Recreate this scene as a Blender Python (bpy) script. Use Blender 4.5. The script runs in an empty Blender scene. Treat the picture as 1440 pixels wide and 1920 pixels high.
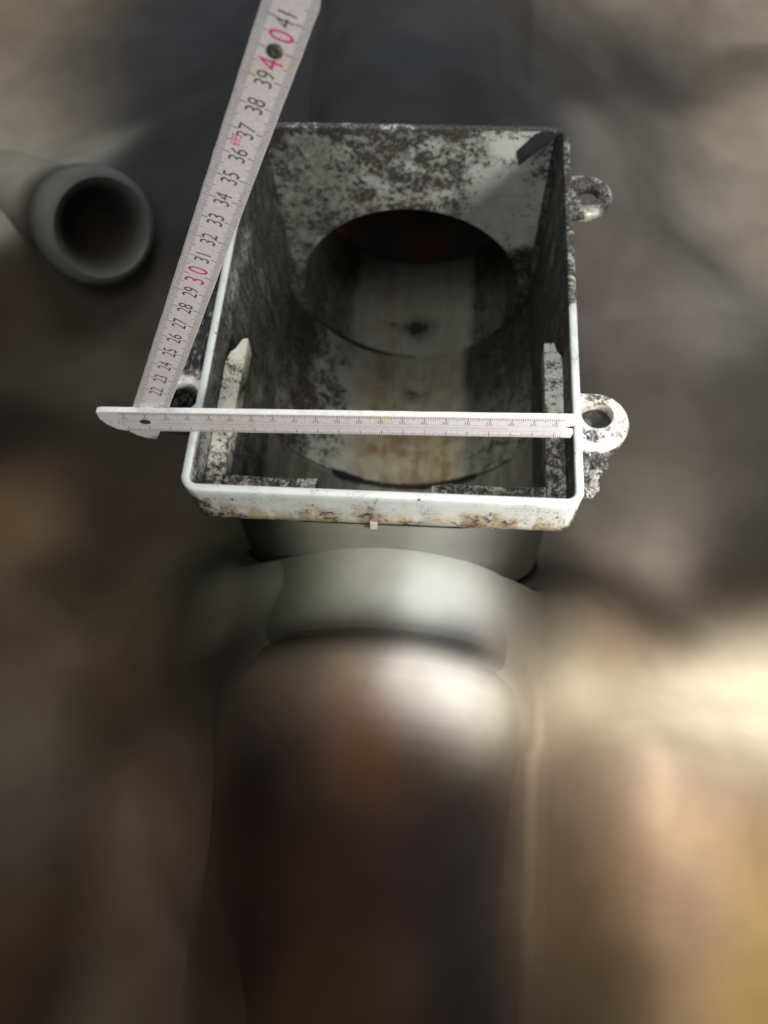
import bpy, bmesh, math, random
import numpy as np
from mathutils import Vector, Matrix, noise

S = 0.01                                   # everything below is written in centimetres
R_ = math.radians
C = bpy.context.scene.collection
sc = bpy.context.scene

# ------------------------------------------------------------------ camera, light, exposure
cam = bpy.data.cameras.new('camera')
cam_ob = bpy.data.objects.new('camera', cam); C.objects.link(cam_ob)
cam_ob.location = (2.8661*S, -20.0272*S, 36.411*S)
cam_ob.rotation_euler = (0.49, 0.0353, 0.0667)
cam.sensor_fit = 'VERTICAL'; cam.sensor_height = 24.0; cam.lens = 24.0*1721.2/1920.0
cam.clip_start = 0.01; cam.clip_end = 20
cam.dof.use_dof = True
cam.dof.focus_distance = 0.37
cam.dof.aperture_fstop = 6.3
sc.camera = cam_ob

w = bpy.data.worlds.new('World'); sc.world = w; w.use_nodes = True
w.node_tree.nodes['Background'].inputs[0].default_value = (0.95, 0.97, 1.0, 1)
w.node_tree.nodes['Background'].inputs[1].default_value = 0.25

def area(name, loc, target, size, power, color):
    l = bpy.data.lights.new(name, 'AREA'); l.shape = 'DISK'; l.size = size*S
    l.energy = power; l.color = color
    o = bpy.data.objects.new(name, l); C.objects.link(o)
    o.location = Vector(loc)*S
    o.rotation_euler = (Vector(target)-Vector(loc)).to_track_quat('-Z', 'Y').to_euler()
    return o
area('work_lamp', (24, -13, 14), (12, -5, -8), 8, 1.8, (1.0, 0.97, 0.92))
area('ceiling_lamp', (-18, -30, 110), (0, 12, -8), 50, 3.4, (0.98, 0.99, 1.0))
area('window_light', (-4, 62, 120), (0, 8, -8), 60, 6.0, (0.95, 0.99, 1.0))

sc.view_settings.view_transform = 'Standard'
sc.view_settings.look = 'None'
sc.view_settings.exposure = 0.0
sc.view_settings.gamma = 1.0
sc.view_settings.use_curve_mapping = False
sc.render.engine = 'CYCLES'
sc.cycles.use_denoising = True
sc.cycles.max_bounces = 8

# ------------------------------------------------------------------ helpers
def sm(a, b, x):
    t = np.clip((np.asarray(x, float)-a)/(b-a), 0, 1)
    return t*t*(3-2*t)
def gauss(x, y, cx, cy, sx, sy=None):
    sy = sy or sx
    return np.exp(-((np.asarray(x)-cx)/sx)**2-((np.asarray(y)-cy)/sy)**2)
def smf(a, b, x): return float(sm(a, b, x))
def nz(x, y, z, s=1.0): return noise.noise(Vector((x*s, y*s, z*s)))

def link(name, me, mat, parent=None):
    o = bpy.data.objects.new(name, me); C.objects.link(o)
    if mat: me.materials.append(mat)
    if parent: o.parent = parent
    return o
def empty(name, loc, label, cat, group=None):
    o = bpy.data.objects.new(name, None); C.objects.link(o)
    o.location = Vector(loc)*S; o.empty_display_size = .02
    o['label'] = label; o['category'] = cat
    if group: o['group'] = group
    return o
def tag(o, label=None, cat=None, group=None, kind=None):
    if label: o['label'] = label
    if cat: o['category'] = cat
    if group: o['group'] = group
    if kind: o['kind'] = kind
    return o

class MB:
    """vertices and faces in centimetres, with a grime colour per vertex (R blotches, G film and painted shade, B stain)"""
    def __init__(s): s.v = []; s.f = []
    def grid(s, P, nu, nv, wrap_u=False, flip=False):
        b = len(s.v)
        mu = nu if wrap_u else nu+1
        for j in range(nv+1):
            for i in range(mu): s.v.append(tuple(P(i/nu, j/nv)))
        for j in range(nv):
            for i in range(nu):
                a = b+j*mu+i; c = b+j*mu+(i+1) % mu
                q = (a, c, c+mu, a+mu)
                s.f.append(q[::-1] if flip else q)
        return b, mu
    def loft(s, loops, closed=True, skip=None, cap0=False, cap1=False, flip=False):
        b = len(s.v); n = len(loops[0])
        for L in loops: s.v += [tuple(p) for p in L]
        for j in range(len(loops)-1):
            for i in range(n if closed else n-1):
                if skip and skip(j, i): continue
                q = (b+j*n+i, b+j*n+(i+1) % n, b+(j+1)*n+(i+1) % n, b+(j+1)*n+i)
                s.f.append(q[::-1] if flip else q)
        if cap0: s.f.append(tuple(range(b, b+n))[::(1 if flip else -1)])
        if cap1: s.f.append(tuple(range(b+(len(loops)-1)*n, b+len(loops)*n))[::(-1 if flip else 1)])
    def box(s, x0, x1, y0, y1, z0, z1):
        b = len(s.v)
        for z in (z0, z1):
            s.v += [(x0, y0, z), (x1, y0, z), (x1, y1, z), (x0, y1, z)]
        for q in ((3, 2, 1, 0), (4, 5, 6, 7), (0, 1, 5, 4), (1, 2, 6, 5), (2, 3, 7, 6), (3, 0, 4, 7)):
            s.f.append(tuple(b+k for k in q))
    def build(s, name, mat, parent=None, grime=None, colour=None, smooth=True, origin=(0, 0, 0), recalc=True, sharp=40):
        me = bpy.data.meshes.new(name)
        o = Vector(origin)
        me.from_pydata([(Vector(p)-o)*S for p in s.v], [], s.f)
        me.update()
        if recalc:
            bm = bmesh.new(); bm.from_mesh(me)
            bmesh.ops.recalc_face_normals(bm, faces=bm.faces); bm.to_mesh(me); bm.free()
        if grime or colour:
            P = np.array(s.v)
            col = (grime or colour)(P[:, 0], P[:, 1], P[:, 2])
            col = np.stack([np.broadcast_to(c, len(P)) for c in col]+[np.ones(len(P))], 1)
            at = me.color_attributes.new('grime' if grime else 'tint', 'FLOAT_COLOR', 'POINT')
            at.data.foreach_set('color', np.clip(col, 0, 1).astype(np.float32).ravel())
        if smooth:
            me.polygons.foreach_set('use_smooth', [True]*len(me.polygons))
            me.set_sharp_from_angle(angle=R_(sharp))
        ob = link(name, me, mat, parent)
        if not parent: ob.location = o*S
        return ob

# ------------------------------------------------------------------ materials
def nodes(name):
    m = bpy.data.materials.new(name); m.use_nodes = True
    nt = m.node_tree; bs = nt.nodes['Principled BSDF']
    return m, nt, bs
def N(nt, t, **kw):
    n = nt.nodes.new(t)
    for k, v in kw.items():
        if k[0] == 'i' and k[1:].isdigit(): n.inputs[int(k[1:])].default_value = v
        else: setattr(n, k, v)
    return n
def L(nt, a, b): nt.links.new(a, b)
def math_(nt, op, a, b=None, clamp=False):
    n = N(nt, 'ShaderNodeMath', operation=op, use_clamp=clamp)
    for i, v in enumerate((a, b)):
        if v is None: continue
        if isinstance(v, (int, float)): n.inputs[i].default_value = v
        else: L(nt, v, n.inputs[i])
    return n.outputs[0]
def mixc(nt, f, a, b):
    n = N(nt, 'ShaderNodeMix', data_type='RGBA')
    for sock, v in ((n.inputs[0], f), (n.inputs[6], a), (n.inputs[7], b)):
        if isinstance(v, (int, float)): sock.default_value = v
        elif isinstance(v, tuple): sock.default_value = (*v, 1)
        else: L(nt, v, sock)
    return n.outputs[2]
def noise_(nt, vec, scale, detail=4, rough=.6, dist=0):
    n = N(nt, 'ShaderNodeTexNoise'); n.inputs['Scale'].default_value = scale
    n.inputs['Detail'].default_value = detail; n.inputs['Roughness'].default_value = rough
    n.inputs['Distortion'].default_value = dist
    L(nt, vec, n.inputs['Vector']); return n.outputs['Fac']
def remap(nt, v, a, b, c=0., d=1., smooth=True):
    n = N(nt, 'ShaderNodeMapRange', interpolation_type='SMOOTHSTEP' if smooth else 'LINEAR')
    for i, x in ((0, v), (1, a), (2, b), (3, c), (4, d)):
        if isinstance(x, (int, float)): n.inputs[i].default_value = x
        else: L(nt, x, n.inputs[i])
    return n.outputs[0]

def grimy(name, base, stretch=(1, 1, 1), film=(.064, .066, .053), rough=.42, dirt_rough=.7, fs=1.0, bump=.0006, coat=0.0, edge=.035, streak=1.5, stain=(.46, .36, .17), s0=.33):
    m, nt, bs = nodes(name)
    tc = N(nt, 'ShaderNodeTexCoord'); mp = N(nt, 'ShaderNodeMapping')
    mp.inputs['Scale'].default_value = stretch
    L(nt, tc.outputs['Object'], mp.inputs['Vector'])
    ob, st = tc.outputs['Object'], mp.outputs['Vector']
    at = N(nt, 'ShaderNodeVertexColor', layer_name='grime')
    sp = N(nt, 'ShaderNodeSeparateColor'); L(nt, at.outputs[0], sp.inputs[0])
    r, g, b = sp.outputs[0], sp.outputs[1], sp.outputs[2]
    nA = noise_(nt, ob, 300*fs, 9, .70, .12); nB = noise_(nt, ob, 900*fs, 3, .6); nC = noise_(nt, ob, 80*fs, 4, .55, .3)
    nS = noise_(nt, st, 420, 5, .7, .3); nS2 = noise_(nt, st, 130, 4, .6, .6)
    v = math_(nt, 'ADD', math_(nt, 'MULTIPLY', nA, .72), math_(nt, 'MULTIPLY', nC, .28))
    thr = math_(nt, 'SUBTRACT', .69, math_(nt, 'MULTIPLY', r, .33))
    blot = remap(nt, v, math_(nt, 'SUBTRACT', thr, edge*.7), math_(nt, 'ADD', thr, edge))
    blot = math_(nt, 'MULTIPLY', blot, remap(nt, nB, .3, .6, .70, 1.0))
    nE = noise_(nt, ob, 900*fs, 5, .7)
    v2 = math_(nt, 'ADD', math_(nt, 'MULTIPLY', nE, .7), math_(nt, 'MULTIPLY', nC, .3))
    t2 = math_(nt, 'SUBTRACT', .68, math_(nt, 'MULTIPLY', r, .27))
    blot = math_(nt, 'MAXIMUM', blot, remap(nt, v2, math_(nt, 'SUBTRACT', t2, .04), math_(nt, 'ADD', t2, .05), 0, .85))
    # fine specks
    nD = noise_(nt, ob, 1500*fs, 2, .5)
    sthr = math_(nt, 'SUBTRACT', .80, math_(nt, 'MULTIPLY', r, .22))
    speck = remap(nt, math_(nt, 'ADD', math_(nt, 'MULTIPLY', nD, .75), math_(nt, 'MULTIPLY', nC, .25)), sthr, math_(nt, 'ADD', sthr, .05))
    blot = math_(nt, 'MAXIMUM', blot, math_(nt, 'MULTIPLY', speck, .8))
    fm = math_(nt, 'ADD', math_(nt, 'MULTIPLY', nS, .9), math_(nt, 'MULTIPLY', nS2, .9))           # about .9
    fm = math_(nt, 'MULTIPLY', g, math_(nt, 'ADD', math_(nt, 'MULTIPLY', math_(nt, 'SUBTRACT', fm, .9), streak), 1.0), clamp=True)
    stn = math_(nt, 'MULTIPLY', b, remap(nt, math_(nt, 'ADD', math_(nt, 'MULTIPLY', nS2, .7), math_(nt, 'MULTIPLY', nA, .3)), s0, .62), clamp=True)
    c0 = mixc(nt, remap(nt, nC, .35, .65), base, tuple(x*.90 for x in base))
    c1 = mixc(nt, stn, c0, mixc(nt, remap(nt, nC, .4, .6), stain, tuple(a*b for a, b in zip(stain, (.65, .5, .42)))))
    c2 = mixc(nt, fm, c1, film)
    dirt = mixc(nt, remap(nt, nB, .42, .62), mixc(nt, remap(nt, nC, .45, .6), (.011, .011, .011), (.040, .022, .016)), (.022, .022, .018))
    c3 = mixc(nt, blot, c2, dirt)
    L(nt, c3, bs.inputs['Base Color'])
    L(nt, math_(nt, 'ADD', math_(nt, 'MULTIPLY', blot, dirt_rough-rough), math_(nt, 'ADD', math_(nt, 'MULTIPLY', nB, .2), rough-.1)), bs.inputs['Roughness'])
    bp = N(nt, 'ShaderNodeBump'); bp.inputs['Distance'].default_value = bump; bp.inputs['Strength'].default_value = .7
    L(nt, math_(nt, 'ADD', blot, math_(nt, 'MULTIPLY', nB, .35)), bp.inputs['Height']); L(nt, bp.outputs[0], bs.inputs['Normal'])
    bs.inputs['Specular IOR Level'].default_value = .35
    bs.inputs['Coat Weight'].default_value = coat; bs.inputs['Coat Roughness'].default_value = .06
    return m
def plain(name, col, rough=.6, var=.25, scale=200, metal=0.0, bump=0.0):
    m, nt, bs = nodes(name)
    tc = N(nt, 'ShaderNodeTexCoord'); n = noise_(nt, tc.outputs['Object'], scale, 5, .65)
    L(nt, mixc(nt, remap(nt, n, .3, .7), tuple(x*(1-var) for x in col), tuple(min(1, x*(1+var)) for x in col)), bs.inputs['Base Color'])
    bs.inputs['Roughness'].default_value = rough; bs.inputs['Metallic'].default_value = metal
    if bump:
        bp = N(nt, 'ShaderNodeBump'); bp.inputs['Distance'].default_value = bump
        L(nt, n, bp.inputs['Height']); L(nt, bp.outputs[0], bs.inputs['Normal'])
    return m
def tinted(name, rough=.85, spec=.2):
    m, nt, bs = nodes(name)
    at = N(nt, 'ShaderNodeVertexColor', layer_name='tint')
    tc = N(nt, 'ShaderNodeTexCoord'); n = noise_(nt, tc.outputs['Object'], 26, 3, .5)
    n2 = N(nt, 'ShaderNodeMix', data_type='RGBA', blend_type='MULTIPLY'); n2.inputs[0].default_value = 1
    L(nt, at.outputs[0], n2.inputs[6])
    L(nt, mixc(nt, remap(nt, n, .25, .75), (.86, .86, .86), (1.1, 1.1, 1.1)), n2.inputs[7])
    L(nt, n2.outputs[2], bs.inputs['Base Color'])
    bs.inputs['Roughness'].default_value = rough; bs.inputs['Specular IOR Level'].default_value = spec
    return m

WHITE = (.62, .655, .625)
M = dict(
    shell=grimy('white_plastic_grimy', WHITE, (1, 1, .16), streak=1.1),
    wall=grimy('white_plastic_spotted', WHITE, (1, 1, .7), streak=1.1),
    trough=grimy('white_plastic_silt_shade', (.63, .61, .51), (1, .16, 1), film=(.052, .052, .040), rough=.35, streak=.6, stain=(.47, .38, .19), s0=.12),
    rim=grimy('white_plastic_rim', (.70, .74, .70), rough=.38),
    lug=grimy('white_plastic_wet', (.70, .69, .64), rough=.22, dirt_rough=.25, bump=.0011, coat=.6, fs=.75),
    rail=grimy('white_plastic_cream', (.66, .65, .56), fs=.9),
    mud=grimy('black_mud', (.30, .29, .28), rough=.3, dirt_rough=.35, bump=.0015, coat=.4, fs=.8),
    earth=tinted('muddy_ground', spec=.05),
    smear_shade=tinted('mud_shade_pipe', rough=.75, spec=.04),
)

# ground and pipe patches: x, y, spread (cm), albedo with light and shade in it
BG = [(-38.6,59.0,3.75,0.303,0.254,0.179), (-34.7,57.5,3.65,0.263,0.21,0.143), (-30.1,57.6,3.6,0.067,0.063,0.063), (-22.5,57.7,3.52,0.055,0.055,0.059), (13.3,61.3,3.53,0.423,0.352,0.27), (21.4,60.6,3.55,0.26,0.216,0.176), (29.5,60.7,3.62,0.422,0.352,0.269), (-35.6,47.2,3.39,0.363,0.309,0.224), (-30.6,48.7,3.36,0.097,0.09,0.08), (-23.6,49.5,3.3,0.044,0.042,0.044), (18.5,51.8,3.27,0.083,0.078,0.074), (25.3,51.9,3.33,0.155,0.132,0.108), (28.1,45.3,3.17,0.401,0.334,0.247), (-34.3,38.6,3.15,0.357,0.314,0.247), (-31.1,38.7,3.11,0.255,0.246,0.212), (-20.0,34.7,2.88,0.035,0.035,0.036), (17.7,38.8,2.91,0.161,0.145,0.129), (23.3,36.6,2.9,0.278,0.255,0.225), (26.9,36.1,2.92,0.3,0.241,0.175), (20.3,30.4,2.72,0.122,0.109,0.099), (-28.4,22.4,2.7,0.041,0.03,0.021), (-22.9,23.6,2.65,0.054,0.047,0.038), (-24.4,19.6,2.59,0.077,0.066,0.051), (18.6,24.2,2.56,0.139,0.118,0.106), (22.9,24.8,2.61,0.24,0.221,0.193), (24.8,21.5,2.56,0.058,0.051,0.048), (-26.4,13.0,2.5,0.018,0.014,0.011), (-20.9,10.7,2.38,0.038,0.03,0.023), (18.0,15.8,2.38,0.091,0.079,0.068), (23.4,16.1,2.44,0.059,0.052,0.046), (-24.6,7.6,2.38,0.108,0.069,0.038), (-19.3,6.6,2.29,0.03,0.022,0.016), (-15.8,7.6,2.27,0.05,0.038,0.028), (14.1,9.0,2.23,0.104,0.094,0.08), (17.5,9.6,2.26,0.104,0.094,0.079), (22.0,9.8,2.31,0.047,0.042,0.035), (-20.4,3.4,2.26,0.039,0.03,0.02), (-14.0,3.0,2.18,0.068,0.054,0.034), (-10.2,3.2,2.15,0.046,0.046,0.03), (8.8,4.2,2.12,0.047,0.045,0.039), (16.3,6.4,2.2,0.231,0.183,0.142), (22.2,5.6,2.24,0.019,0.017,0.015), (-21.7,-1.0,2.23,0.068,0.05,0.03), (-14.3,-0.7,2.14,0.056,0.044,0.026), (-9.8,0.7,2.11,0.034,0.036,0.027), (8.8,2.3,2.1,0.051,0.045,0.035), (13.1,2.9,2.13,0.094,0.072,0.054), (15.3,1.6,2.12,0.03,0.026,0.022), (21.9,3.4,2.21,0.023,0.019,0.016), (-21.6,-4.2,2.19,0.067,0.047,0.029), (-14.6,-2.8,2.12,0.093,0.063,0.035), (-10.4,-4.2,2.06,0.033,0.028,0.02), (8.8,-1.5,2.05,0.091,0.074,0.052), (13.5,-1.9,2.07,0.141,0.099,0.064), (17.7,-1.0,2.11,0.096,0.069,0.042), (22.6,0.6,2.18,0.19,0.139,0.097), (-20.5,-7.4,2.15,0.075,0.062,0.045), (-16.5,-6.2,2.11,0.03,0.02,0.013), (-11.5,-7.2,2.05,0.043,0.03,0.022), (10.5,-6.4,1.98,0.457,0.391,0.277), (16.4,-5.3,2.05,0.664,0.574,0.416), (21.8,-3.4,2.13,0.727,0.632,0.464), (19.2,-4.3,2.09,0.723,0.628,0.462), (22.6,-1.7,2.15,0.688,0.594,0.431), (-11.6,-10.2,2.02,0.086,0.061,0.043), (10.6,-8.8,1.9,0.286,0.209,0.146), (16.5,-8.7,1.87,0.159,0.119,0.093), (20.0,-8.7,1.91,0.13,0.104,0.08), (-18.9,-12.5,2.1,0.051,0.042,0.034), (-11.6,-13.7,2.01,0.117,0.073,0.046), (-14.9,-13.9,2.04,0.038,0.027,0.019), (10.6,-11.6,1.88,0.286,0.195,0.124), (16.7,-11.5,1.86,0.234,0.157,0.097), (19.5,-12.4,1.88,0.17,0.108,0.051), (-17.3,-16.8,2.06,0.031,0.02,0.012), (-11.3,-17.0,1.99,0.046,0.031,0.022), (10.5,-15.2,1.87,0.278,0.175,0.098), (14.6,-15.2,1.82,0.139,0.094,0.064), (19.0,-14.9,1.86,0.196,0.128,0.058), (-17.3,-21.4,2.06,0.028,0.017,0.011), (-12.3,-20.6,2.0,0.048,0.037,0.027), (-9.3,-20.2,1.97,0.036,0.024,0.017), (10.3,-18.9,1.88,0.138,0.087,0.047), (13.1,-18.7,1.8,0.124,0.084,0.047), (18.0,-18.8,1.84,0.13,0.083,0.03), (-6.3,-12.0,1.36,0.013,0.008,0.006), (-3.6,-10.4,1.28,0.015,0.011,0.008), (-0.1,-9.2,1.25,0.051,0.022,0.01), (0.3,-11.0,1.26,0.028,0.014,0.007), (3.2,-10.0,1.27,0.012,0.009,0.006), (5.3,-11.4,1.32,0.008,0.006,0.006), (-0.8,-14.3,1.28,0.013,0.007,0.006), (3.0,-16.2,1.32,0.009,0.006,0.006), (-1.7,-19.7,1.34,0.025,0.011,0.006), (1.2,-19.5,1.34,0.023,0.012,0.007), (4.3,-19.3,1.37,0.006,0.006,0.006), (-3.1,-16.6,1.33,0.016,0.008,0.006), (2.8,-13.1,1.29,0.01,0.006,0.006), (5.4,-14.1,1.34,0.006,0.006,0.006), (5.5,-17.0,1.38,0.006,0.006,0.006), (6.4,-19.8,1.44,0.006,0.006,0.006), (0.6,-16.8,1.31,0.015,0.007,0.006), (1.7,-20.8,1.36,0.014,0.007,0.006), (-6.1,-17.7,1.41,0.012,0.008,0.006), (8.0,-11.7,1.5,0.006,0.006,0.006), (8.1,-14.7,1.53,0.006,0.006,0.006), (8.2,-17.7,1.56,0.006,0.006,0.006), (8.3,-20.2,1.59,0.006,0.006,0.006), (-7.0,-2.5,1.43,0.025,0.025,0.018), (-9.6,3.5,1.64,0.027,0.023,0.016), (-6.6,1.7,1.46,0.047,0.047,0.032), (-3.3,0.7,1.37,0.193,0.193,0.148), (-0.0,0.8,1.35,0.242,0.235,0.183), (3.5,1.2,1.38,0.19,0.19,0.151), (5.9,2.3,1.44,0.056,0.054,0.045), (8.5,4.8,1.62,0.051,0.046,0.04), (-9.8,0.4,1.6,0.024,0.022,0.017), (7.6,0.8,1.5,0.043,0.041,0.034), (7.8,-1.4,1.5,0.037,0.032,0.026), (-7.5,-4.0,1.44,0.022,0.019,0.014), (6.8,-4.7,1.4,0.112,0.096,0.074), (7.7,-6.0,1.45,0.205,0.165,0.119), (-8.6,-5.4,1.54,0.021,0.018,0.014), (-6.1,-7.9,1.35,0.026,0.021,0.018), (-3.5,-8.0,1.28,0.047,0.032,0.023), (-8.9,-9.8,1.52,0.038,0.026,0.019), (-8.9,-13.7,1.55,0.044,0.031,0.023), (-9.0,-17.6,1.59,0.032,0.023,0.018), (9.2,-8.8,1.49,0.126,0.088,0.06), (9.3,-11.6,1.51,0.109,0.074,0.049), (9.4,-15.2,1.54,0.079,0.055,0.034), (9.5,-18.9,1.58,0.068,0.046,0.026), (7.1,-9.0,1.38,0.01,0.007,0.006), (6.9,-10.5,1.38,0.007,0.006,0.006), (7.0,-13.3,1.4,0.006,0.006,0.006), (7.0,-16.8,1.44,0.006,0.006,0.006), (7.2,-19.8,1.48,0.006,0.006,0.006), (-6.9,-14.2,1.4,0.013,0.008,0.006), (-6.9,-20.0,1.46,0.014,0.009,0.006), (-1.1,-8.3,1.26,0.072,0.038,0.026), (1.8,-8.3,1.26,0.047,0.028,0.016), (4.1,-9.1,1.28,0.035,0.026,0.017), (-4.2,-1.8,1.36,0.159,0.165,0.127), (-0.4,-1.2,1.32,0.29,0.301,0.252), (2.8,-1.6,1.33,0.601,0.621,0.601), (4.9,-1.0,1.37,0.34,0.34,0.32), (-5.3,-0.4,1.4,0.071,0.072,0.054), (-0.2,-4.3,1.29,0.051,0.049,0.044), (3.7,-4.0,1.32,0.039,0.043,0.046), (-3.9,-4.5,1.32,0.044,0.042,0.032), (-4.9,-6.0,1.33,0.115,0.083,0.053), (-1.3,-6.5,1.27,0.19,0.136,0.092), (2.0,-6.5,1.28,0.622,0.578,0.517), (4.6,-7.0,1.31,0.757,0.723,0.669), (5.8,-7.9,1.33,0.217,0.175,0.112), (-6.0,46.2,2.6,0.058,0.056,0.058), (2.2,43.5,2.47,0.069,0.065,0.065), (-7.1,43.6,2.55,0.051,0.05,0.051), (-1.0,38.2,2.33,0.045,0.047,0.052), (4.3,40.1,2.4,0.049,0.05,0.054), (8.9,49.8,2.79,0.069,0.065,0.063), (-5.0,34.9,2.28,0.045,0.043,0.042), (0.0,32.6,2.18,0.044,0.042,0.042), (4.4,34.5,2.26,0.047,0.045,0.044), (9.7,43.9,2.64,0.072,0.068,0.063), (11.6,53.4,2.9,0.156,0.133,0.109)]
STRIP = [(6.39,-1.48),(7.37,-.22),(7.75,-.06),(8.25,-.03),(8.64,-.2),(7.98,-1.03),(7.42,-1.5),(6.6,-2.45)]
# ------------------------------------------------------------------ ground and the buried pipes round the box
BX = np.array([b[0] for b in BG]); BY = np.array([b[1] for b in BG]); BS = np.array([b[2] for b in BG])
BC = np.array([b[3:6] for b in BG])
def soil_shade(x, y, z=None):
    """colour of the mud, mortar and soot over ground and pipes alike, with light and shade painted in"""
    x = np.asarray(x, float).ravel(); y = np.asarray(y, float).ravel()
    out = np.zeros((len(x), 3))
    for k in range(0, len(x), 20000):
        dx = x[k:k+20000, None]-BX; dy = y[k:k+20000, None]-BY
        d2 = dx*dx+dy*dy
        wt = np.exp(-d2/(2*BS**2))+1e-3/(1+d2/BS**2)**2
        out[k:k+20000] = (wt@BC)/wt.sum(1)[:, None]
    return out[:, 0], out[:, 1], out[:, 2]
def smax(a, b, k):
    h = np.maximum(k-np.abs(a-b), 0)/k
    return np.maximum(a, b)+h*h*k/4
def run_r(y):
    """outer radius of the pipe run in front of and behind the box"""
    return np.interp(y, [-80, -9, -8, -6.6, -5.2, -4.3, -3.4, -2.4, .4, 24, 32.6, 34, 90], [8.3, 8.3, 8.5, 8.6, 8.3, 8.0, 8.0, 8.1, 8.1, 8.5, 8.5, 8.5, 8.5])
def run_z(y): return -13.7-.42*np.maximum(0, -9-np.asarray(y, float))
def run_x(y): return np.interp(y, [-8, -2, 24], [-.4, 0, 0])
def ground_z(x, y):
    x = np.asarray(x, float); y = np.asarray(y, float)
    z = -17+4.5*sm(8, 14, x)*sm(-2.5, -10, y)+4.5*gauss(x, y, -27, 31, 7.5, 7.5)
    z = z+.9*np.sin(x*.21+y*.13+1)+.7*np.sin(y*.27-x*.17)+.5*np.sin(x*.43+2)*np.sin(y*.39)
    fr = sm(6, -2, y)*sm(-80, -60, y)
    z = z+fr*(5.0*sm(19, 8, -x)*(x < 0)+3.6*sm(34, 8, x)*(x >= 0))
    z = z+4.2*gauss(np.abs(x), y, 9.5, 0, 5.5, 5)+6.8*sm(25, 30, y)*sm(26, 8, np.abs(x))*sm(75, 60, y)
    r = run_r(y); d = x-run_x(y)
    pipe = run_z(y)+np.sqrt(np.maximum(r*r-d*d, 0))-.3
    pipe = np.where(np.abs(d) < r, pipe, -60)
    z = z-.25*fr*np.clip(-9-y, 0, 25)*sm(16, 9, np.abs(x))
    z = np.where((y < .3) | (y > 24.8), smax(z, np.where((y > 60) | (y < -44), -60, pipe), 4.5), z)
    qx = np.maximum(np.abs(x)-3.85, 0); qy = np.maximum(5.28-y, 0)
    z = np.where((np.abs(x) < 8.85) & (y > .28) & (y < 24.75) & (np.hypot(qx, qy) < 4.85), -24.5, z)
    far = sm(60, 130, np.hypot(x, y))
    return z*(1-far)+(-16)*far
def axis(vals): return np.array(vals)
def span(n, lo, hi, dense):
    t = np.linspace(-1, 1, n); a = np.sign(t)*(np.abs(t)*dense+(1-dense)*np.abs(t)**4)
    return lo+(a+1)/2*(hi-lo)
gx = np.concatenate([np.linspace(-160, -46, 14, endpoint=False), np.linspace(-46, 42, 190), np.linspace(46, 160, 14)])
gy = np.concatenate([np.linspace(-110, -30, 12, endpoint=False), np.linspace(-30, 72, 210), np.linspace(76, 190, 14)])
gx = np.sort(np.concatenate([gx, [-8.94, -8.78, 8.78, 8.94]])); gy = np.sort(np.concatenate([gy, [.17, .24, .36, 24.7, 24.78, 24.83]]))
GX, GY = np.meshgrid(gx, gy)
gm = MB()
gm.v = list(zip(GX.ravel(), GY.ravel(), ground_z(GX, GY).ravel()))
nxg = len(gx)
gm.f = [(j*nxg+i, j*nxg+i+1, (j+1)*nxg+i+1, (j+1)*nxg+i) for j in range(len(gy)-1) for i in range(nxg-1)
        if not (abs(gx[i]+gx[i+1])/2 < (7.7 if gy[j] < 24.8 else 3.6) and .3+4*sm(3, 7, abs(gx[i])) < (gy[j]+gy[j+1])/2 < 60)]     # nothing lies inside the box and the buried pipe
tag(gm.build('ground', M['earth'], colour=soil_shade, sharp=180), kind='structure')

def joint(x, y, z):
    g_ = 1-.80*np.exp(-((np.asarray(y)+4.35)/.85)**2)*sm(7.6, 4.2, np.abs(x))  # dark of the gap between stub and collar, put into the colour
    return tuple(c*g_ for c in soil_shade(x, y))
def tube(mb, axis_pts, n=96, flip=False):
    """axis_pts: (x, y, z, r) along Y"""
    loops = [[(x+r*math.cos(a), y, z+r*math.sin(a)) for a in np.linspace(0, 2*math.pi, n, endpoint=False)] for x, y, z, r in axis_pts]
    mb.loft(loops, flip=flip)
def seg(a, b, n): return [tuple(np.array(a)+(np.array(b)-np.array(a))*t) for t in np.linspace(0, 1, n)]

cp = empty('clay_pipe', (-.4, -20, -22), 'thick dark brown clay drain pipe running out of the white collar at the bottom', 'pipe')
mb = MB(); tube(mb, [(-.4, -8.2, -13.7, 7.3)]+[(-.4, -8.0, -13.7, 8.1)]+[(float(run_x(y)), y, float(run_z(y)), 8.3) for y in np.linspace(-7.9, -45, 90)]+[(-.4, -45, -28.8, 7.3)])
o = mb.build('barrel', M['smear_shade'], None, colour=soil_shade); o.parent = cp; o.matrix_parent_inverse = Matrix.Translation(-cp.location)
pc = MB()
prof = [(-4.4, 7.9), (-4.5, 7.97), (-5.2, 8.16), (-5.8, 8.45), (-6.6, 8.6), (-7.4, 8.6), (-8.1, 8.52), (-8.8, 8.44), (-9.5, 8.37), (-10.2, 8.32), (-10.9, 8.27), (-11, 7.6), (-5, 7.6), (-4.4, 7.9)]
tube(pc, [(float(run_x(y)), y, float(run_z(y)), r) for y, r in prof])
tag(pc.build('pipe_collar', M['smear_shade'], colour=joint), 'wide white collar between the brown clay pipe and the grey stub of the box', 'pipe collar')

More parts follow.
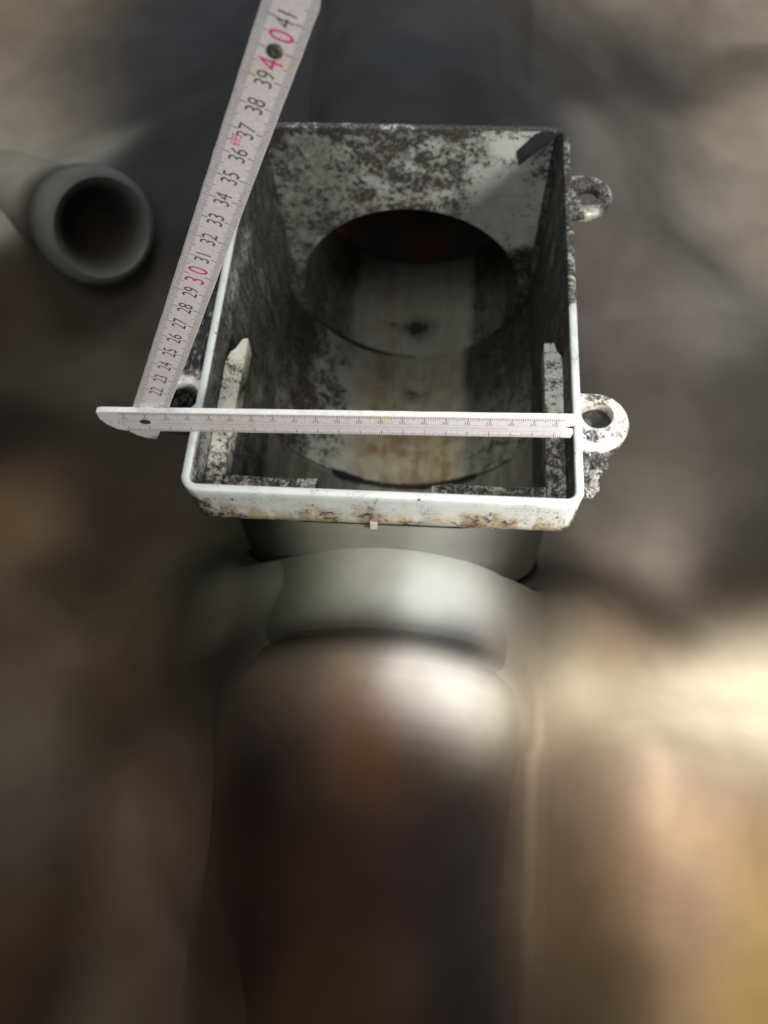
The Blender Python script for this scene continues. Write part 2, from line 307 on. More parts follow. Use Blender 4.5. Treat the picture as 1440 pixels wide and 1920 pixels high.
# left: the open end of a grey pipe
gp = MB()
ax = Vector((.64, -.62, .45)).normalized(); c0 = Vector((-21.6, 26.2, -10.2))
u1 = ax.orthogonal().normalized(); u2 = ax.cross(u1)
loops = []
for t, r in [(-26, 3.9), (-18, 3.9), (-9, 3.9), (-5, 4.0), (-3.6, 4.4), (-1.6, 4.6), (-.6, 4.5), (-.1, 4.2), (.05, 3.8), (-.3, 3.3), (-.9, 2.9), (-1.5, 2.45), (-2.0, 1.9), (-2.35, 1.3), (-2.5, .7), (-2.55, .05)]:
    loops.append([tuple(c0+ax*t+(u1*math.cos(a)+u2*math.sin(a))*r*.9) for a in np.linspace(0, 2*math.pi, 72, endpoint=False)])
gp.loft(loops)
def greypipe(x, y, z):
    P = np.stack([x, y, z], 1)-np.array(c0); t = P@np.array(ax); r = np.linalg.norm(P-np.outer(t, np.array(ax)), axis=1)/.9
    a, b_, c_ = soil_shade(x, y)
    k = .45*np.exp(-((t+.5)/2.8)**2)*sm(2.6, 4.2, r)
    inn = sm(4.0, 2.0, r)*sm(-3, -2.7, t)  # shade inside the mouth, painted on a shallow closed cup
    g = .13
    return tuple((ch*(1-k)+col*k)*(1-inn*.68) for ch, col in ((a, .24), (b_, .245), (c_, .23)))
tag(gp.build('drain_pipe', M['smear_shade'], colour=greypipe), 'open end of a grey plastic pipe left of the box, its mouth coloured dark', 'pipe')

# half-buried stones, muddy like the ground round them
def stone(x, y, rx, ry, rz, seed, label):
    bm = bmesh.new(); bmesh.ops.create_icosphere(bm, subdivisions=4, radius=1)
    z0 = float(ground_z(np.array([x]), np.array([y]))[0])
    mb = MB(); rnd = seed*7.3
    for v in bm.verts:
        k = 1+.16*nz(v.co.x*1.3+rnd, v.co.y*1.3, v.co.z*1.3)
        mb.v.append((x+v.co.x*rx*k, y+v.co.y*ry*k, z0+v.co.z*rz*k))
    mb.f = [tuple(v.index for v in f.verts) for f in bm.faces]; bm.free()
    o = mb.build('stone', M['earth'], colour=lambda X, Y, Z: tuple(np.minimum(1, c*1.12) for c in soil_shade(X, Y)), sharp=180, origin=(x, y, z0))
    tag(o, label, 'stone', 'stones in the mud round the box')

# ------------------------------------------------------------------ the drain box
XR, LB, T = 9.27, 24.86, .41
HZ, HR = -13.7, 7.55                       # bore of the drain: centre height and radius
box = empty('drain_box', (0, 12, -23), 'open white plastic drain box, grimy inside, with a round bore through its back wall', 'drain box')
box.location = (0, 0, 0)
NS = 28
def rring(x0, x1, y0, y1, r, z, n=NS, rf=None):
    """rounded rectangle, counter-clockwise from the front left corner; 4 straight runs of n and 4 corners of 8"""
    p = []
    rf = r if rf is None else rf; rr = (rf, rf, r, r)
    cs = [((x0+rf, y0+rf), 180), ((x1-rf, y0+rf), 270), ((x1-r, y1-r), 0), ((x0+r, y1-r), 90)]
    for k, ((cx, cy), a0) in enumerate(cs):
        r = rr[k]; r2 = rr[(k+1) % 4]
        for i in range(9):
            a = R_(a0+90*i/8); p.append((cx+r*math.cos(a), cy+r*math.sin(a), z))
        (nx, ny), na = cs[(k+1) % 4]
        ea = R_(a0+90); sa = R_(na)
        A = np.array((cx+r*math.cos(ea), cy+r*math.sin(ea))); B = np.array((nx+r2*math.cos(sa), ny+r2*math.sin(sa)))
        for i in range(1, n): q = A+(B-A)*i/n; p.append((q[0], q[1], z))
    return p
def hx(z): return XR-T+.033*z              # inner half width, with draft
SEG = 9+NS-1
def inner(z, d=0): return rring(-hx(z)-d, hx(z)+d, T-d, LB-T+d, .4, z, rf=.4+4.6*smf(-3.0, -3.7, z))
loops = [inner(z) for z in np.linspace(-13.2, -.12, 46)]
ni = len(loops)
loops += [inner(-.04, .03), inner(0, .10)]
def outer(z, d=0, r=.85): return rring(-XR+d, XR-d, d, LB-d, r, z)
loops += [outer(0, .10), outer(-.04, .03), outer(-.12, 0)]
for k, z in enumerate(np.linspace(-.5, -2.75, 6)):
    L_ = outer(z, .03+.014*k)
    loops.append([(x, y, zz+(.12*nz(x, y, 3, 1.1)+.08*nz(x, y, 9, 3.1))*smf(-1.6, -2.7, z)) for x, y, zz in L_])
L_ = outer(-2.92, .27); loops.append([(x, y, zz+.1*nz(x, y, 3, 1.1)) for x, y, zz in L_])
nb = len(loops)
loops += [rring(-XR+.3, XR-.3, .3, LB-.14, .8, -3.0), rring(-XR+.32, XR-.32, .32, LB-.16, .8, -3.05)]
mb = MB()
back_run = range(2*SEG+8, 3*SEG)           # the straight run along the back
mb.loft(loops, skip=lambda j, i: j < ni-1 and i in back_run)
lbm = MB()
lbm.loft([rring(-XR+.3, XR-.3, .15, LB-.14, .8, -3.02, rf=5.2)]+[rring(-XR+.3+.02*k, XR-.3-.02*k, .15, LB-.14, .8, z, rf=5.2) for k, z in enumerate(np.linspace(-3.5, -23, 11))], skip=lambda j, i: i in back_run, cap1=True)
lbm.build('lower_body', M['smear_shade'], box, colour=lambda x, y, z: tuple(c*(.85-.4*sm(3.0, 7.0, np.abs(x))) for c in soil_shade(x, np.asarray(y)-.3)), sharp=50)
def shell_grime_shade(x, y, z):
    r = np.zeros_like(x); g = np.zeros_like(x); b = np.zeros_like(x)
    top = z > -.13
    inside = (z <= -.1) & (np.abs(x) < XR-.2) & (y > T-.05) & (y < LB-.3) & (z > -13.3)
    left = inside & (x < -7.5); right = inside & (x > 7.5)
    # left wall: dark smeared film, a paler front part
    g = np.where(left, 1.03-.36*sm(10, 3, y)+.1*sm(-2, -9, z), g); r = np.where(left, .52, r)
    sc_ = gauss(y, z, 13.5, -1.2, 1.6, .8)+gauss(y, z, 17, -2.0, 1.2, .8)
    g = np.where(left, g*(1-.75*sc_), g); b = np.where(left, .15+.3*sm(8, 3, y), b)
    # right wall: grime, plus its shade put into the film
    g = np.where(right, 1.0-.12*sm(-8, -2, z)*sm(14, 20, y), g); r = np.where(right, .62, r)
    fr = inside & ~left & ~right
    g = np.where(fr, .7, g); r = np.where(fr, .5, r)
    # rim
    rr = .19+.5*sm(10.5, 13, y)*sm(0, 3, x)+.5*sm(23.5, 24.6, y)-.25*sm(8, 9.3, x)*sm(24.0, 24.6, y)
    r = np.where(top, rr, r); b = np.where(top, .02+.45*sm(11, 13, y)*sm(0, 3, x), b)
    # outside of the frame
    out = ~inside & ~top
    front = out & (y < 1.2)
    dn = sm(-.7, -2.4, z+.25*np.sin(x*.9)+.2*np.sin(x*2.3))
    r = np.where(out, .5, r); g = np.where(out, .35, g)
    r = np.where(front, .20+.16*dn+.42*sm(-6.8, -9, x)*sm(-.3, -1.2, z)+.25*sm(7.8, 9.2, x)*sm(-.9, -1.6, z), r)
    g = np.where(front, .05+.25*sm(-6.2, -9, x)*sm(-.4, -1.5, z), g)
    b = np.where(front, .06+.85*dn+.5*sm(-6, -8.5, x)*sm(-.2, -1.2, z), b)
    return r, g, b
mb.build('body', M['shell'], box, grime=shell_grime_shade, recalc=True, sharp=50)

# back wall with the round bore
yb = LB-T
nt_, nr_ = 220, 34
bw = MB()
def ray_rect(a):
    dx, dz = math.cos(a), math.sin(a)
    t = 1e9
    for lim, d, o_ in ((8.95, dx, 0), (-8.95, dx, 0)):
        if d*lim > 0: t = min(t, lim/d)
    if dz > 0: t = min(t, (-.10-HZ)/dz)
    if dz < 0: t = min(t, (-22.2-HZ)/dz)
    return t
def Pb(u, v):
    a = 2*math.pi*u; t = HR+(ray_rect(a)-HR)*v
    x = math.cos(a)*t; z = HZ+math.sin(a)*t
    lim = hx(z)+.0 if z > -13.2 else 8.6
    return (max(-lim, min(lim, x)), yb-.002, z)
bw.grid(Pb, nt_, nr_, wrap_u=True)
def back_grime_shade(x, y, z):
    right = sm(2.0, 6.5, x)
    r = .52+.08*gauss(x, z, 1, -3, 4, 3)-.14*right-.10*sm(-3, -7, x)+.05*np.sin(x*1.7+z)*np.sin(z*1.3)
    r = r+.16*sm(-1.0, -.3, z)*(1-.7*sm(7, 8.5, x))+.10*sm(-5, -8, x)*sm(-3.5, -.8, z)
    r = r-.25*gauss(x, z, 5.8, -5.2, 2.0, 3.0)-.18*gauss(x, z, -5.6, -1.9, 1.4, .9)
    r = r+.12*gauss(x, z, 8.3, -2.2, .8, 2.0)
    g = .36+.42*sm(-1, -6, x)-.30*sm(2.2, 7.0, x)+.10*gauss(x, z, 5.6, -5.0, 1.9, 2.2)
    low = sm(-8.8, -10.4, z+.35*np.sin(x*2.2))*sm(4, 6.5, x)  # lower right: shade painted in together with the dirt
    g = g*(1-low)+.95*low; r = r*(1-low)+.6*low
    lowl = sm(-9, -13, z)*sm(-5, -7, x)
    g = g+.15*lowl
    b = .30+.25*gauss(x, z, 0, -5.8, 4, .8)-.15*right+.18*gauss(x, z, 6.8, -8.3, 1.2, 1.0)
    return r, g, b
def Pb2(u, v):
    a = 2*math.pi*u
    dx, dz = math.cos(a), math.sin(a)
    t = min(abs(8.3/dx) if abs(dx) > 1e-6 else 99, abs((-3.0-HZ)/dz) if dz > 1e-6 else abs((-22.95-HZ)/dz) if dz < -1e-6 else 99)
    t = HR+.45+(t-HR-.45)*v
    return (dx*t, LB-.145, HZ+dz*t)
bw.grid(Pb2, 120, 6, wrap_u=True, flip=True)
bw.build('back_wall', M['wall'], box, grime=back_grime_shade, sharp=60)

# trough: half-round floor that fans out to the walls, socket step at y = 12.8
tr = MB()
def sect(th, rad):
    k = smf(55, 0, abs(th+90) > 0 and (90-abs(th+90)))
    return (rad+k*1.02)
def Pt(u, v):
    th = -180+180*u; a = R_(th); off = 90-abs(th+90)          # off 0 at the walls, 90 at the invert
    rad = HR+1.02*smf(52, 4, off)
    y = 12.8+(yb-12.8)*v
    return (rad*math.cos(a), y, HZ+rad*math.sin(a)+.5*smf(40, 0, off))
tr.grid(Pt, 110, 60)
def Pt2(u, v):
    th = -180+180*u; a = R_(th); off = 90-abs(th+90)
    rad = HR+.22+.8*smf(52, 4, off)
    y = 5.4+(12.8-5.4)*v
    return (rad*math.cos(a), y, HZ+rad*math.sin(a)+.5*smf(40, 0, off))
tr.grid(Pt2, 110, 30)
def Pt3(u, v):                                                # the small step between them
    p, q = Pt(u, 0), Pt2(u, 1); return tuple(np.array(p)*(1-v)+np.array(q)*v)
tr.grid(Pt3, 110, 1)
def trough_grime_shade(x, y, z):
    ax_ = np.abs(x)
    L1 = gauss(x, 0*x, -6.0, 0, 1.25); far = sm(17, 25, y)
    mid = sm(4.6, 3.6, ax_)
    g = .10+.50*sm(13.5, 24, y)+.55*sm(3.7, 4.7, x)+.50*sm(-6.2, -7.6, x)-.05*L1  # film also paints the shade towards the rear and the right side
    r = .22*(1-mid)+.33*gauss(x, y, -6.0, 18.5, 1.7, 6)+.28*sm(-6, -7.6, x)+.18*sm(4, 6, x)+.06
    r = r+.42*gauss(x, y, .35, 20.9, .75, 1.1)+.25*gauss(x, y, -1.0, 19.5, .25, 1)
    b = 1.0*sm(28, 15, y)*mid*(.45+.55*sm(-3.6, -1.8, x))+.35*gauss(x, y, -2.1, 20, .8, 8)
    frn = sm(12.9, 12.6, y)
    g = g*(1-frn)+frn*(.30+.5*sm(2.5, 4, ax_)); r = r*(1-frn)+frn*.25
    return r, g, b
tr.build('channel', M['trough'], box, grime=trough_grime_shade, sharp=35)

# black ring of caked dirt and rubber at the socket step
sr = MB()
loops = []
for th in np.linspace(-131, -47, 80):
    a = R_(th); wd = .13+.09*nz(th*.22, 1, 0)+.07*nz(th*.7, 4, 0)+.10*math.exp(-((th+122)/9)**2)+.05*math.exp(-((th+70)/14)**2)
    cx, cz = (HR-.02)*math.cos(a), HZ+(HR-.02)*math.sin(a)
    loops.append([(cx+wd*.8*math.cos(a)*math.cos(b), 12.75+wd*1.1*math.sin(b), cz+wd*.8*math.sin(a)*math.cos(b)) for b in np.linspace(0, 2*math.pi, 8, endpoint=False)])
sr.loft(loops, cap0=True, cap1=True)
sr.build('seal_ring', plain('black_rubber', (.018, .017, .016), .6, .3, 600), box)
sr = MB(); loops = []
for th in np.linspace(-150, -88, 50):
    a = R_(th); wd = .05+.11*math.exp(-((th+122)/16)**2)
    cx, cz = (HR+.0)*math.cos(a), HZ+(HR+.0)*math.sin(a)
    loops.append([(cx+wd*math.cos(a)*math.cos(b), yb-.05+wd*1.3*math.sin(b), cz+wd*math.sin(a)*math.cos(b)) for b in np.linspace(0, 2*math.pi, 8, endpoint=False)])
sr.loft(loops, cap0=True, cap1=True)
sr.build('joint_line', bpy.data.materials['black_rubber'], box)

# short pipe behind the bore
sl = MB()
tube(sl, [(0, y, HZ, HR) for y in np.linspace(yb-.004, 33.9, 40)]+[(0, 34.4, HZ, HR+.4), (0, 34.4, HZ, HR+.5), (0, yb+.45, HZ, HR+.5)], n=128)
def sleeve_grime_shade(x, y, z):
    th = np.degrees(np.arctan2(z-HZ, x)); up = z > HZ-3
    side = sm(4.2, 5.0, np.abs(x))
    g = .54+.32*side+.16*sm(27, 33, y); r = .10+.34*side*sm(0, -3, x)+.3*side*sm(0, 3, x)  # silt film, deepened to paint the dimness inside the bore
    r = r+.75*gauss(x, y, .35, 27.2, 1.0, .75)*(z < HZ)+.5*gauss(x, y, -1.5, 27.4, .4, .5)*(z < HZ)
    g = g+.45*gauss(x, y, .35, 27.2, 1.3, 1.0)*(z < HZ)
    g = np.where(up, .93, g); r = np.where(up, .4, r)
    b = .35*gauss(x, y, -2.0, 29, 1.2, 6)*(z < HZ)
    return r, g, b
sl.build('outlet_sleeve', M['trough'], box, grime=sleeve_grime_shade, sharp=50)

# stub that leaves the front wall towards the viewer
sp_ = MB(); tube(sp_, [(0, .3, -13.7, 7.2), (0, .25, -13.7, 8.1)]+seg((0, .2, -13.7, 8.15), (0, -3.1, -13.7, 8.15), 24)+[(0, -3.3, -13.7, 8.12), (0, -3.8, -13.7, 8.05), (0, -4.3, -13.7, 7.97), (0, -4.35, -13.7, 7.0)], n=128)
sp_.build('inlet_stub', M['smear_shade'], box, colour=joint, sharp=60)
sp_ = MB(); tube(sp_, [(0, -3.3, -13.7, 7.0), (0, -3.4, -13.7, 7.9)]+seg((0, -3.45, -13.7, 8.0), (0, -5.2, -13.7, 8.0), 14)+[(0, -5.4, -13.7, 7.0)], n=128)
sp_.build('rubber_seal', M['smear_shade'], box, colour=joint)

# ledges that carried the flap: two side rails, two broken pieces along the front
def rail(name, pts, z0, z1, grime, mat):
    """pts: outline in x, y counter-clockwise"""
    bm = bmesh.new()
    vs = [bm.verts.new((x, y, z0)) for x, y in pts]
    f = bm.faces.new(vs)
    ex = bmesh.ops.extrude_face_region(bm, geom=[f])
    for v in [g for g in ex['geom'] if isinstance(g, bmesh.types.BMVert)]: v.co.z = z1
    bmesh.ops.recalc_face_normals(bm, faces=bm.faces)
    bmesh.ops.bevel(bm, geom=[e for e in bm.edges], offset=.025, segments=2, affect='EDGES')
    bmesh.ops.triangulate(bm, faces=bm.faces)
    for _ in range(3):
        long = [e for e in bm.edges if e.calc_length() > .45]
        if not long: break
        bmesh.ops.subdivide_edges(bm, edges=long, cuts=1)
        bmesh.ops.triangulate(bm, faces=bm.faces)
    bm.verts.index_update()
    m_ = MB(); m_.v = [tuple(v.co) for v in bm.verts]; m_.f = [tuple(v.index for v in f_.verts) for f_ in bm.faces]; bm.free()
    return m_.build(name, mat, box, grime=grime, sharp=35)
def rail_grime(x, y, z):
    r = .40+.22*sm(4.5, 2.5, y)+.08*np.sin(y*1.7)
    g = .10+.45*sm(-2.2, -2.6, z)+.2*sm(4, 2.6, y); b = .18+.25*sm(-2.1, -2.4, z)
    return r, g, b
rail('side_rail', [(-8.76, .5), (-7.86, .5), (-7.78, 10.45), (-8.05, 10.4), (-8.35, 9.75), (-8.6, 9.5), (-8.76, 8.9)], -3.3, -2.0, rail_grime, M['rail'])
rail('side_rail', [(7.84, .5), (8.76, .5), (8.76, 9.3), (8.72, 9.9), (8.5, 10.2), (8.35, 10.75), (7.84, 10.7)], -3.3, -2.0,
     lambda x, y, z: tuple(np.array(a)+d for a, d in zip(rail_grime(x, y, z), (.06, .12, 0))), M['rail'])
def led_grime(x, y, z):
    return .60+.1*np.sin(x*2.1), .25+.3*sm(-2.2, -2.6, z)+.25*sm(0, 5, x), .2+0*x
rail('front_ledge', [(-7.8, .5), (-3.3, .5), (-3.4, 1.2), (-3.2, 2.05), (-5, 2.0), (-7.8, 2.1)], -3.0, -2.06, led_grime, M['rail'])
rail('front_ledge', [(2.5, .5), (7.8, .5), (7.8, 2.1), (5, 2.0), (3.2, 2.1), (2.3, 1.9)], -3.0, -2.06, led_grime, M['rail'])

# dark torn strip stuck in the upper right of the back wall
ts = MB()
pts = [(969, 283), (1005, 250), (1035, 243), (1050, 249), (1022, 272), (1002, 284), (973, 308)]
W2 = STRIP
ts.loft([[(x, yb-.02, z) for x, z in W2], [(x, yb-.13, z) for x, z in W2], [(x*.995+.03, yb-.16, z*.995) for x, z in W2]], cap0=True, cap1=True)
ts.build('torn_strip', plain('dark_felt', (.02, .017, .018), .9, .35, 500), box, smooth=False)

# mounting ears
def ear(cx, cy, cz, r, hr, th, hxo, hyo, side, grime, x_wall):
    bm = bmesh.new()
    n = 64; out = []
    # outline: round ear joined straight to the wall
    A = np.linspace(-90, 90, 41)
    for a in A: out.append((cx+side*r*math.cos(R_(a)), cy+r*math.sin(R_(a))))
    out += [(x_wall, cy+r*1.0), (x_wall, cy-r*1.0)]
    # resample evenly
    P = np.array(out+[out[0]]); d = np.r_[0, np.cumsum(np.hypot(*np.diff(P, axis=0).T))]
    t = np.linspace(0, d[-1], 97)[:-1]; ring = np.stack([np.interp(t, d, P[:, 0]), np.interp(t, d, P[:, 1])], 1)
    hc = np.array((cx+hxo, cy+hyo))
    ang = np.arctan2(ring[:, 1]-hc[1], ring[:, 0]-hc[0])
    hole = np.stack([hc[0]+hr*np.cos(ang), hc[1]+hr*np.sin(ang)], 1)
    def lp(k, z, wob=0):
        q = hole+(ring-hole)*k
        return [(x, y, z+wob*nz(x, y, z, 2.5)) for x, y in q]
    m_ = MB()
    z = cz
    loops = [lp(0, z-th), lp(0, z-.5*th), lp(0, z-.1), lp(.06, z-.02), lp(.25, z, .04), lp(.5, z, .05), lp(.75, z, .04), lp(.93, z-.01), lp(1, z-.1), lp(1.0, z-.4*th, .1), lp(.98, z-.8*th, .15), lp(.93, z-th), lp(.4, z-th), lp(0, z-th)]
    m_.loft(loops)
    return m_.build('mounting_lug', M['lug'], box, grime=grime, sharp=45)
def ear1(x, y, z):
    d = np.hypot(x-10.1, y-19.3)
    return .70+.16*np.sin(x*3+y*2)-.22*gauss(x, y, 10.2, 18.3, .8, .35)-.2*sm(1.25, 1.5, d), .22+.2*sm(-.25, -.6, z), .3+0*x
def ear2(x, y, z):
    return .20+.45*gauss(x, y, 10.0, 6.1, 1.2, .5)+.35*gauss(x, y, 9.6, 3.95, .5, .35)+.25*gauss(x, y, 10.5, 4.2, .4, .3)+.5*sm(-.35, -.6, z)*sm(.85, 1.1, np.hypot(x-10.05, y-5.12)), .04+.4*sm(-.35, -.7, z)*sm(.85, 1.1, np.hypot(x-10.05, y-5.12)), .22+.2*sm(5, 6.4, y)
def ear3(x, y, z): return .22+.3*sm(6, 6.6, y)+.4*sm(-.3, -.6, z), .08+.4*sm(-.3, -.6, z), .2+0*x
ear(9.97, 19.6, -.18, 1.5, .58, .6, .2, .12, 1, ear1, XR-.15)
ear(9.95, 4.72, -.18, 1.58, .74, .9, .10, .40, 1, ear2, XR-.15)
ear(-9.95, 5.3, -.18, 1.75, .78, .9, -.05, .0, -1, ear3, -XR+.15)

# mud caked under the ears
def clump(name, c, s, seed, mat, gr, sub=5, amp=.45):
    bm = bmesh.new(); bmesh.ops.create_icosphere(bm, subdivisions=sub, radius=1)
    m_ = MB()
    for v in bm.verts:
        p = v.co; k = 1+amp*nz(p.x+seed, p.y, p.z, 1.7)+amp*.6*nz(p.x+seed, p.y, p.z, 4.3)+amp*.3*nz(p.x, p.y+seed, p.z, 9)
        m_.v.append((c[0]+p.x*s[0]*k, c[1]+p.y*s[1]*k, c[2]+p.z*s[2]*k))
    m_.f = [tuple(v.index for v in f.verts) for f in bm.faces]; bm.free()
    return m_.build(name, mat, box, grime=gr, sharp=180)
clump('mud_shade_clump', (9.75, 3.3, -1.2), (.75, 1.0, .7), 3.1, M['mud'], lambda x, y, z: (.62-.45*sm(2.6, 2.2, y)*sm(-1.6, -1.0, z), .35-.2*sm(2.6, 2.2, y), 0*x))
clump('mud_shade_clump', (9.6, 2.1, -1.4), (.55, .8, .6), 8.1, M['mud'], lambda x, y, z: (.36+0*x, .1+0*x, 0*x))
clump('mud_shade_clump', (-10.7, 11.0, -3.3), (1.25, 4.2, 1.2), 5.4, M['mud'], lambda x, y, z: (.62+.1*np.sin(y*3), .8+0*x, 0*x), amp=.25)

clump('mud_shade_clump', (10.05, 5.0, -.86), (.80, .80, .10), 2.2, M['mud'], lambda x, y, z: (.8+0*x, .95+0*x, 0*x), sub=4, amp=.12)  # added dark plug, stands in for the shade inside the ear's hole
tb = MB(); tb.box(-.52, -.20, -.02, .5, -3.15, -2.6)
tb.build('moulding_tab', M['rail'], box, grime=lambda x, y, z: (.2+0*x, .1+0*x, .3+0*x), smooth=False)

# the red-brown clay pipe the sleeve opens into
rp = MB()
tube(rp, [(0, 25.0, -13.7, 8.6), (0, 25.05, -13.7, 8.3), (0, 33, -13.8, 8.2), (0, 33.6, -14.1, 8.15)]+seg((0, 33.6, -14.1, 8.15), (0, 75, -14.5, 8.15), 30)+[(0, 75, -14.3, 8.75)]+seg((0, 74, -14.0, 8.7), (0, 25.0, -13.7, 8.6), 60))
def redpipe(x, y, z):
    a, b_, c_ = soil_shade(x, y); r = np.hypot(np.asarray(x), np.asarray(z)+14.1); k = sm(8.45, 8.25, r)*sm(33.8, 34.8, y); q = .75+.5*np.sin(np.asarray(x)*.9+1)*np.sin(np.asarray(y)*.4)
    return a*(1-k)+.33*q*k, b_*(1-k)+.17*k, c_*(1-k)+.14*k
tag(rp.build('clay_pipe', M['smear_shade'], colour=redpipe), 'dark reddish clay pipe seen through the bore in the back of the box', 'pipe')

# ------------------------------------------------------------------ the folding rule
rule = empty('folding_rule', (0, 0, 0), 'worn white folding rule laid across the box, its second leaf standing up to the left', 'folding rule')
def rule_mat():
    m, nt, bs = nodes('rule_paint')
    tc = N(nt, 'ShaderNodeTexCoord'); ob = tc.outputs['Object']
    a = noise_(nt, ob, 45, 4, .6, .5); b = noise_(nt, ob, 900, 3, .6); c = noise_(nt, ob, 220, 5, .7)
    col = mixc(nt, remap(nt, b, .3, .7), (.56, .52, .528), (.645, .61, .61))
    col = mixc(nt, math_(nt, 'MULTIPLY', remap(nt, a, .54, .72), .75), col, (.60, .50, .33))
    col = mixc(nt, math_(nt, 'MULTIPLY', remap(nt, c, .60, .72), .35), col, (.34, .26, .22))
    L(nt, col, bs.inputs['Base Color']); bs.inputs['Roughness'].default_value = .45
    bs.inputs['Specular IOR Level'].default_value = .4
    bp = N(nt, 'ShaderNodeBump'); bp.inputs['Distance'].default_value = .0001
    L(nt, c, bp.inputs['Height']); L(nt, bp.outputs[0], bs.inputs['Normal'])
    return m
RM = rule_mat()
EDGE = plain('bare_rule_edge', (.74, .71, .69), .5, .08, 300)
INK = plain('grey_ink', (.115, .10, .105), .6, .45, 900)
FAINT = plain('worn_ink', (.24, .21, .22), .6, .35, 700)

PINK = plain('magenta_ink', (.60, .035, .22), .6, .25, 700)
METAL = plain('dull_metal', (.10, .10, .075), .45, .5, 900, .6, .0003)

O_ = np.array([0, 3.36235, .02]); X_ = np.array([.999706, .024235, 0]); V_ = np.array([-.000632, .026063, .99966]); N_ = np.array([.024227, -.999366, .02607])
B_ = np.array([-11.70502, 3.39596, -.47232]); U_ = np.array([.421238, .033855, .906318]); M_ = np.array([.906627, .010975, -.421791])
Q_ = 1.01353
def on_span(a, b, d): return O_+X_*a+V_*b+N_*d
def on_leaf(a, b, d): return B_+U_*a*Q_+M_*b*Q_+N_*d

def blade(fn, outline, parent, name='leaf', th=.31, step=.5):
    P = np.array(outline+[outline[0]])
    pts = []
    for i in range(len(P)-1):
        k = max(1, int(np.hypot(*(P[i+1]-P[i]))/step))
        for j in range(k): pts.append(P[i]+(P[i+1]-P[i])*j/k)
    pts = np.array(pts); c = pts.mean(0)
    nrm = np.roll(pts, -1, 0)-np.roll(pts, 1, 0); nrm = np.stack([nrm[:, 1], -nrm[:, 0]], 1)
    nrm /= np.linalg.norm(nrm, axis=1)[:, None]+1e-9
    area2 = np.sum(pts[:, 0]*np.roll(pts[:, 1], -1)-np.roll(pts[:, 0], -1)*pts[:, 1])
    if area2 < 0: nrm = -nrm
    e = .025
    wear = np.array([.012*nz(p[0], p[1], 2, 2.3)+.008*nz(p[0], p[1], 5, 6) for p in pts])[:, None]
    pts = pts+nrm*wear
    mb = MB()
    mk = lambda q, d: [tuple(fn(a, b, d)) for a, b in q]
    mb.loft([mk(pts-nrm*e, -th), mk(pts, -th+e), mk(pts, -e), mk(pts-nrm*e, 0)], cap0=True, cap1=True)
    ob = mb.build(name, RM, parent, smooth=True, sharp=30)
    ob.data.materials.append(EDGE)                       # bare edges
    for p in ob.data.polygons:
        if abs(p.normal.dot(Vector(N_))) < .3: p.material_index = 1
    return ob

def strokes(fn, rects, name, mat, parent, d=.004):
    mb = MB()
    for a0, a1, b0, b1 in rects:
        b = len(mb.v)
        mb.v += [tuple(fn(*q, d)) for q in ((a0, b0), (a1, b0), (a1, b1), (a0, b1))]; mb.f.append((b, b+1, b+2, b+3))
    return mb.build(name, mat, parent, smooth=False, recalc=False)
def letters(fn, items, name, mat, parent, d=.005, up=(0, 1), run=(1, 0)):
    """items: (text, a, b, size, width factor); run and up are the text's directions in (a, b)"""
    mb = MB()
    for s_, a, b, size, wf in items:
        cu = bpy.data.curves.new('t', 'FONT'); cu.body = s_; cu.align_x = 'CENTER'; cu.align_y = 'CENTER'; cu.size = size; cu.resolution_u = 4
        cu.offset = .0
        t = bpy.data.objects.new('t', cu); C.objects.link(t)
        dg = bpy.context.evaluated_depsgraph_get(); dg.update()
        me = bpy.data.meshes.new_from_object(t.evaluated_get(dg))
        k = len(mb.v)
        ys = [v.co.y for v in me.vertices]; xs = [v.co.x for v in me.vertices]
        my, mx = (max(ys)+min(ys))/2, (max(xs)+min(xs))/2
        for v in me.vertices:
            x, y = (v.co.x-mx)*wf, v.co.y-my
            mb.v.append(tuple(fn(a+run[0]*x+up[0]*y, b+run[1]*x+up[1]*y, d)))
        mb.f += [tuple(k+i for i in p.vertices) for p in me.polygons]
        bpy.data.objects.remove(t); bpy.data.curves.remove(cu); bpy.data.meshes.remove(me)
    return mb.build(name, mat, parent, smooth=False, recalc=False)

# leaf lying on edge across the rims
sp_out = [(-13.1, 1.53), (-13.34, 1.45), (-13.33, .95), (-13.1, .5), (-12.7, .12), (-12.3, 0), (8.72, 0), (8.78, .36), (8.42, .44), (8.36, .85), (8.75, .97), (8.94, .97), (8.94, 1.53)]
span_ob = blade(on_span, sp_out[::-1], rule)
span_ob['label'] = 'leaf on edge across the box, brightest at its notched right end'
rects, mids, smudge = [], [], []
K0 = -6.0937
for i in range(-62, 150):
    a = K0+i*.1
    if not -12.6 < a < 8.3: continue
    ln = .40 if i % 10 == 0 else .30 if i % 5 == 0 else .20
    wd = .018 if i % 10 == 0 else .013
    rects.append((a-wd, a+wd, .03, .03+ln*.85)); rects.append((a-wd, a+wd, 1.49-ln*.9, 1.49))
    if i % 10 == 0:
        for k_ in (-.12, -.02, .08): smudge.append((a+k_-.022, a+k_+.022, .94, 1.12))
mids = [(-12.4, 8.0, .885, .90), (-12.4, 8.0, .47, .485), (-10.6, 5.8, .66, .685)]
strokes(on_span, rects, 'scale_marks', INK, span_ob)
strokes(on_span, mids+smudge, 'worn_print', FAINT, span_ob)
letters(on_span, [('2', -12.35, .70, .42, .8)], 'numerals', PINK, span_ob, run=(0, 1), up=(-1, 0))
strokes(on_span, [(-12.1, -11.55, .72, .75)], 'worn_print', FAINT, span_ob)
mb = MB(); hole = [(-11.19+.27*math.cos(t), .76+.19*math.sin(t)) for t in np.linspace(0, 2*math.pi, 32, endpoint=False)]
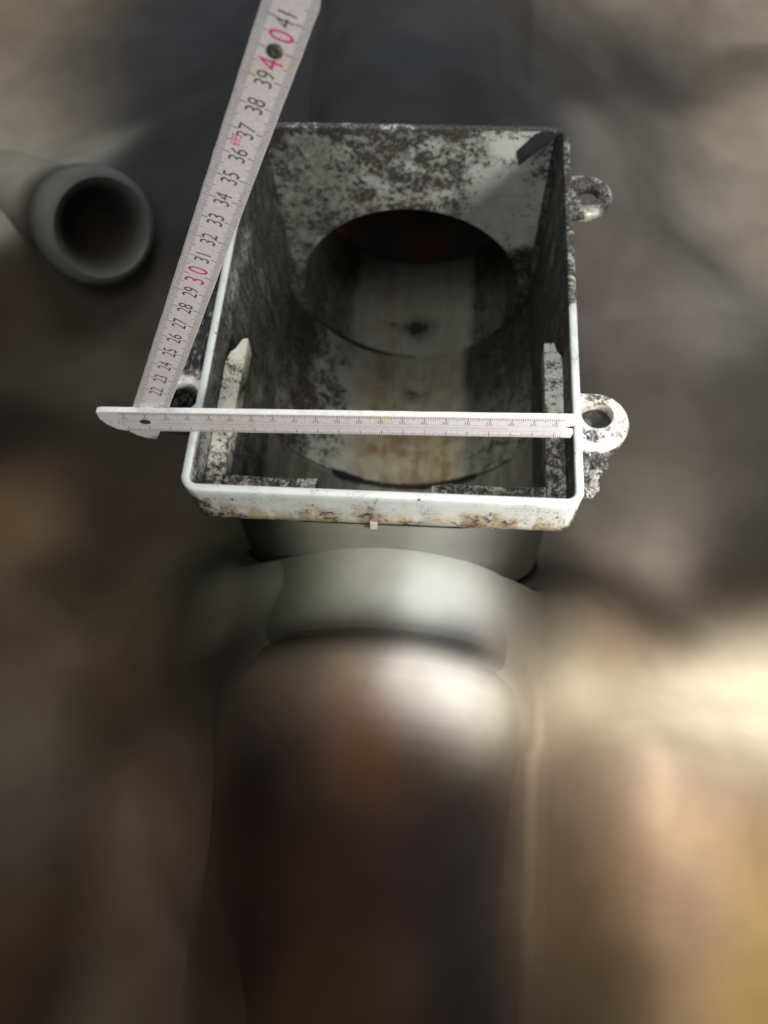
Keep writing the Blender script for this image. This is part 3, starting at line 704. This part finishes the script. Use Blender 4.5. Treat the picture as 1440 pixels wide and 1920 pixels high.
mb.loft([[tuple(on_span(a, b, .0)) for a, b in hole], [tuple(on_span(-11.19+(a+11.19)*.8, .76+(b-.76)*.8, .022)) for a, b in hole]], cap0=True, cap1=True)
mb.build('pin', plain('rusty_pin', (.03, .022, .015), .6, .4, 900), span_ob)

# leaf rising towards the camera on the left
hw = .755
lf = [(-.55, -hw+.1), (-.55, .2), (-.52, hw)]
lf = [(23.1, hw)]+[(23.1+hw*math.sin(t), hw*math.cos(t)) for t in np.linspace(.1, math.pi-.1, 15)]+[(23.1, -hw), (0.0, -hw), (-.35, -hw*.75), (-.50, -hw*.2), (-.52, hw*.4), (-.40, hw)]
leaf_ob = blade(on_leaf, lf[::-1], rule)
leaf_ob['label'] = 'leaf rising to the top left, numbered from 22 to 41'
rects = []
for i in range(205, 420):
    a = i/10-18.529
    c = i % 10
    ln = .44 if c == 0 else .33 if c == 5 else .245
    wd = .017 if c == 0 else .0135
    rects.append((a-wd, a+wd, hw-.02-ln, hw-.02)); rects.append((a-wd, a+wd, -hw+.02, -hw+.02+ln))
strokes(on_leaf, rects, 'scale_marks', INK, leaf_ob)
items = [(str(n), n-18.529, -.02, .80, .72) for n in range(22, 42) if n not in (30, 40)]
letters(on_leaf, items, 'numerals', INK, leaf_ob, run=(1, 0), up=(0, -1))
a3, a4 = 30-18.529, 40-18.529
red = [('3', a3-.29, -.02, 1.08, .68), ('0', a3+.29, -.02, 1.08, .68), ('4', a4-.47, -.02, 1.08, .68), ('0', a4+.50, .03, 1.08, .68), ('695', 36.55-18.529, -.24, .46, .70)]
for grp in (red[:2], red[2:4], red[4:]):
    letters(on_leaf, grp, 'red_numeral', PINK, leaf_ob, run=(1, 0), up=(0, -1))
mb = MB(); ca, cb = 21.45, .0
mb.loft([[tuple(on_leaf(ca+r*math.cos(t), cb+r*math.sin(t), d)) for t in np.linspace(0, 2*math.pi, 40, endpoint=False)] for r, d in ((.24, 0), (.235, .03), (.19, .06), (.12, .075), (.09, .055), (.03, .05))], cap1=True)
mb.build('rivet', METAL, leaf_ob, sharp=60)
mb = MB(); ca, cb = 1.62, .02
def hub(u, v):
    t = 2*math.pi*u; r = .62*v
    h = .09*(1-v**3)+.03*nz(r*math.cos(t), r*math.sin(t), 4, 4)
    return on_leaf(ca+r*math.cos(t), cb+r*math.sin(t)*1.0, max(.002, h*smf(1, .8, v)+.004))
mb.grid(hub, 40, 10, wrap_u=True)
mb.build('hinge_hub', plain('yellowed_plastic', (.62, .55, .36), .5, .2, 300), leaf_ob, sharp=180)
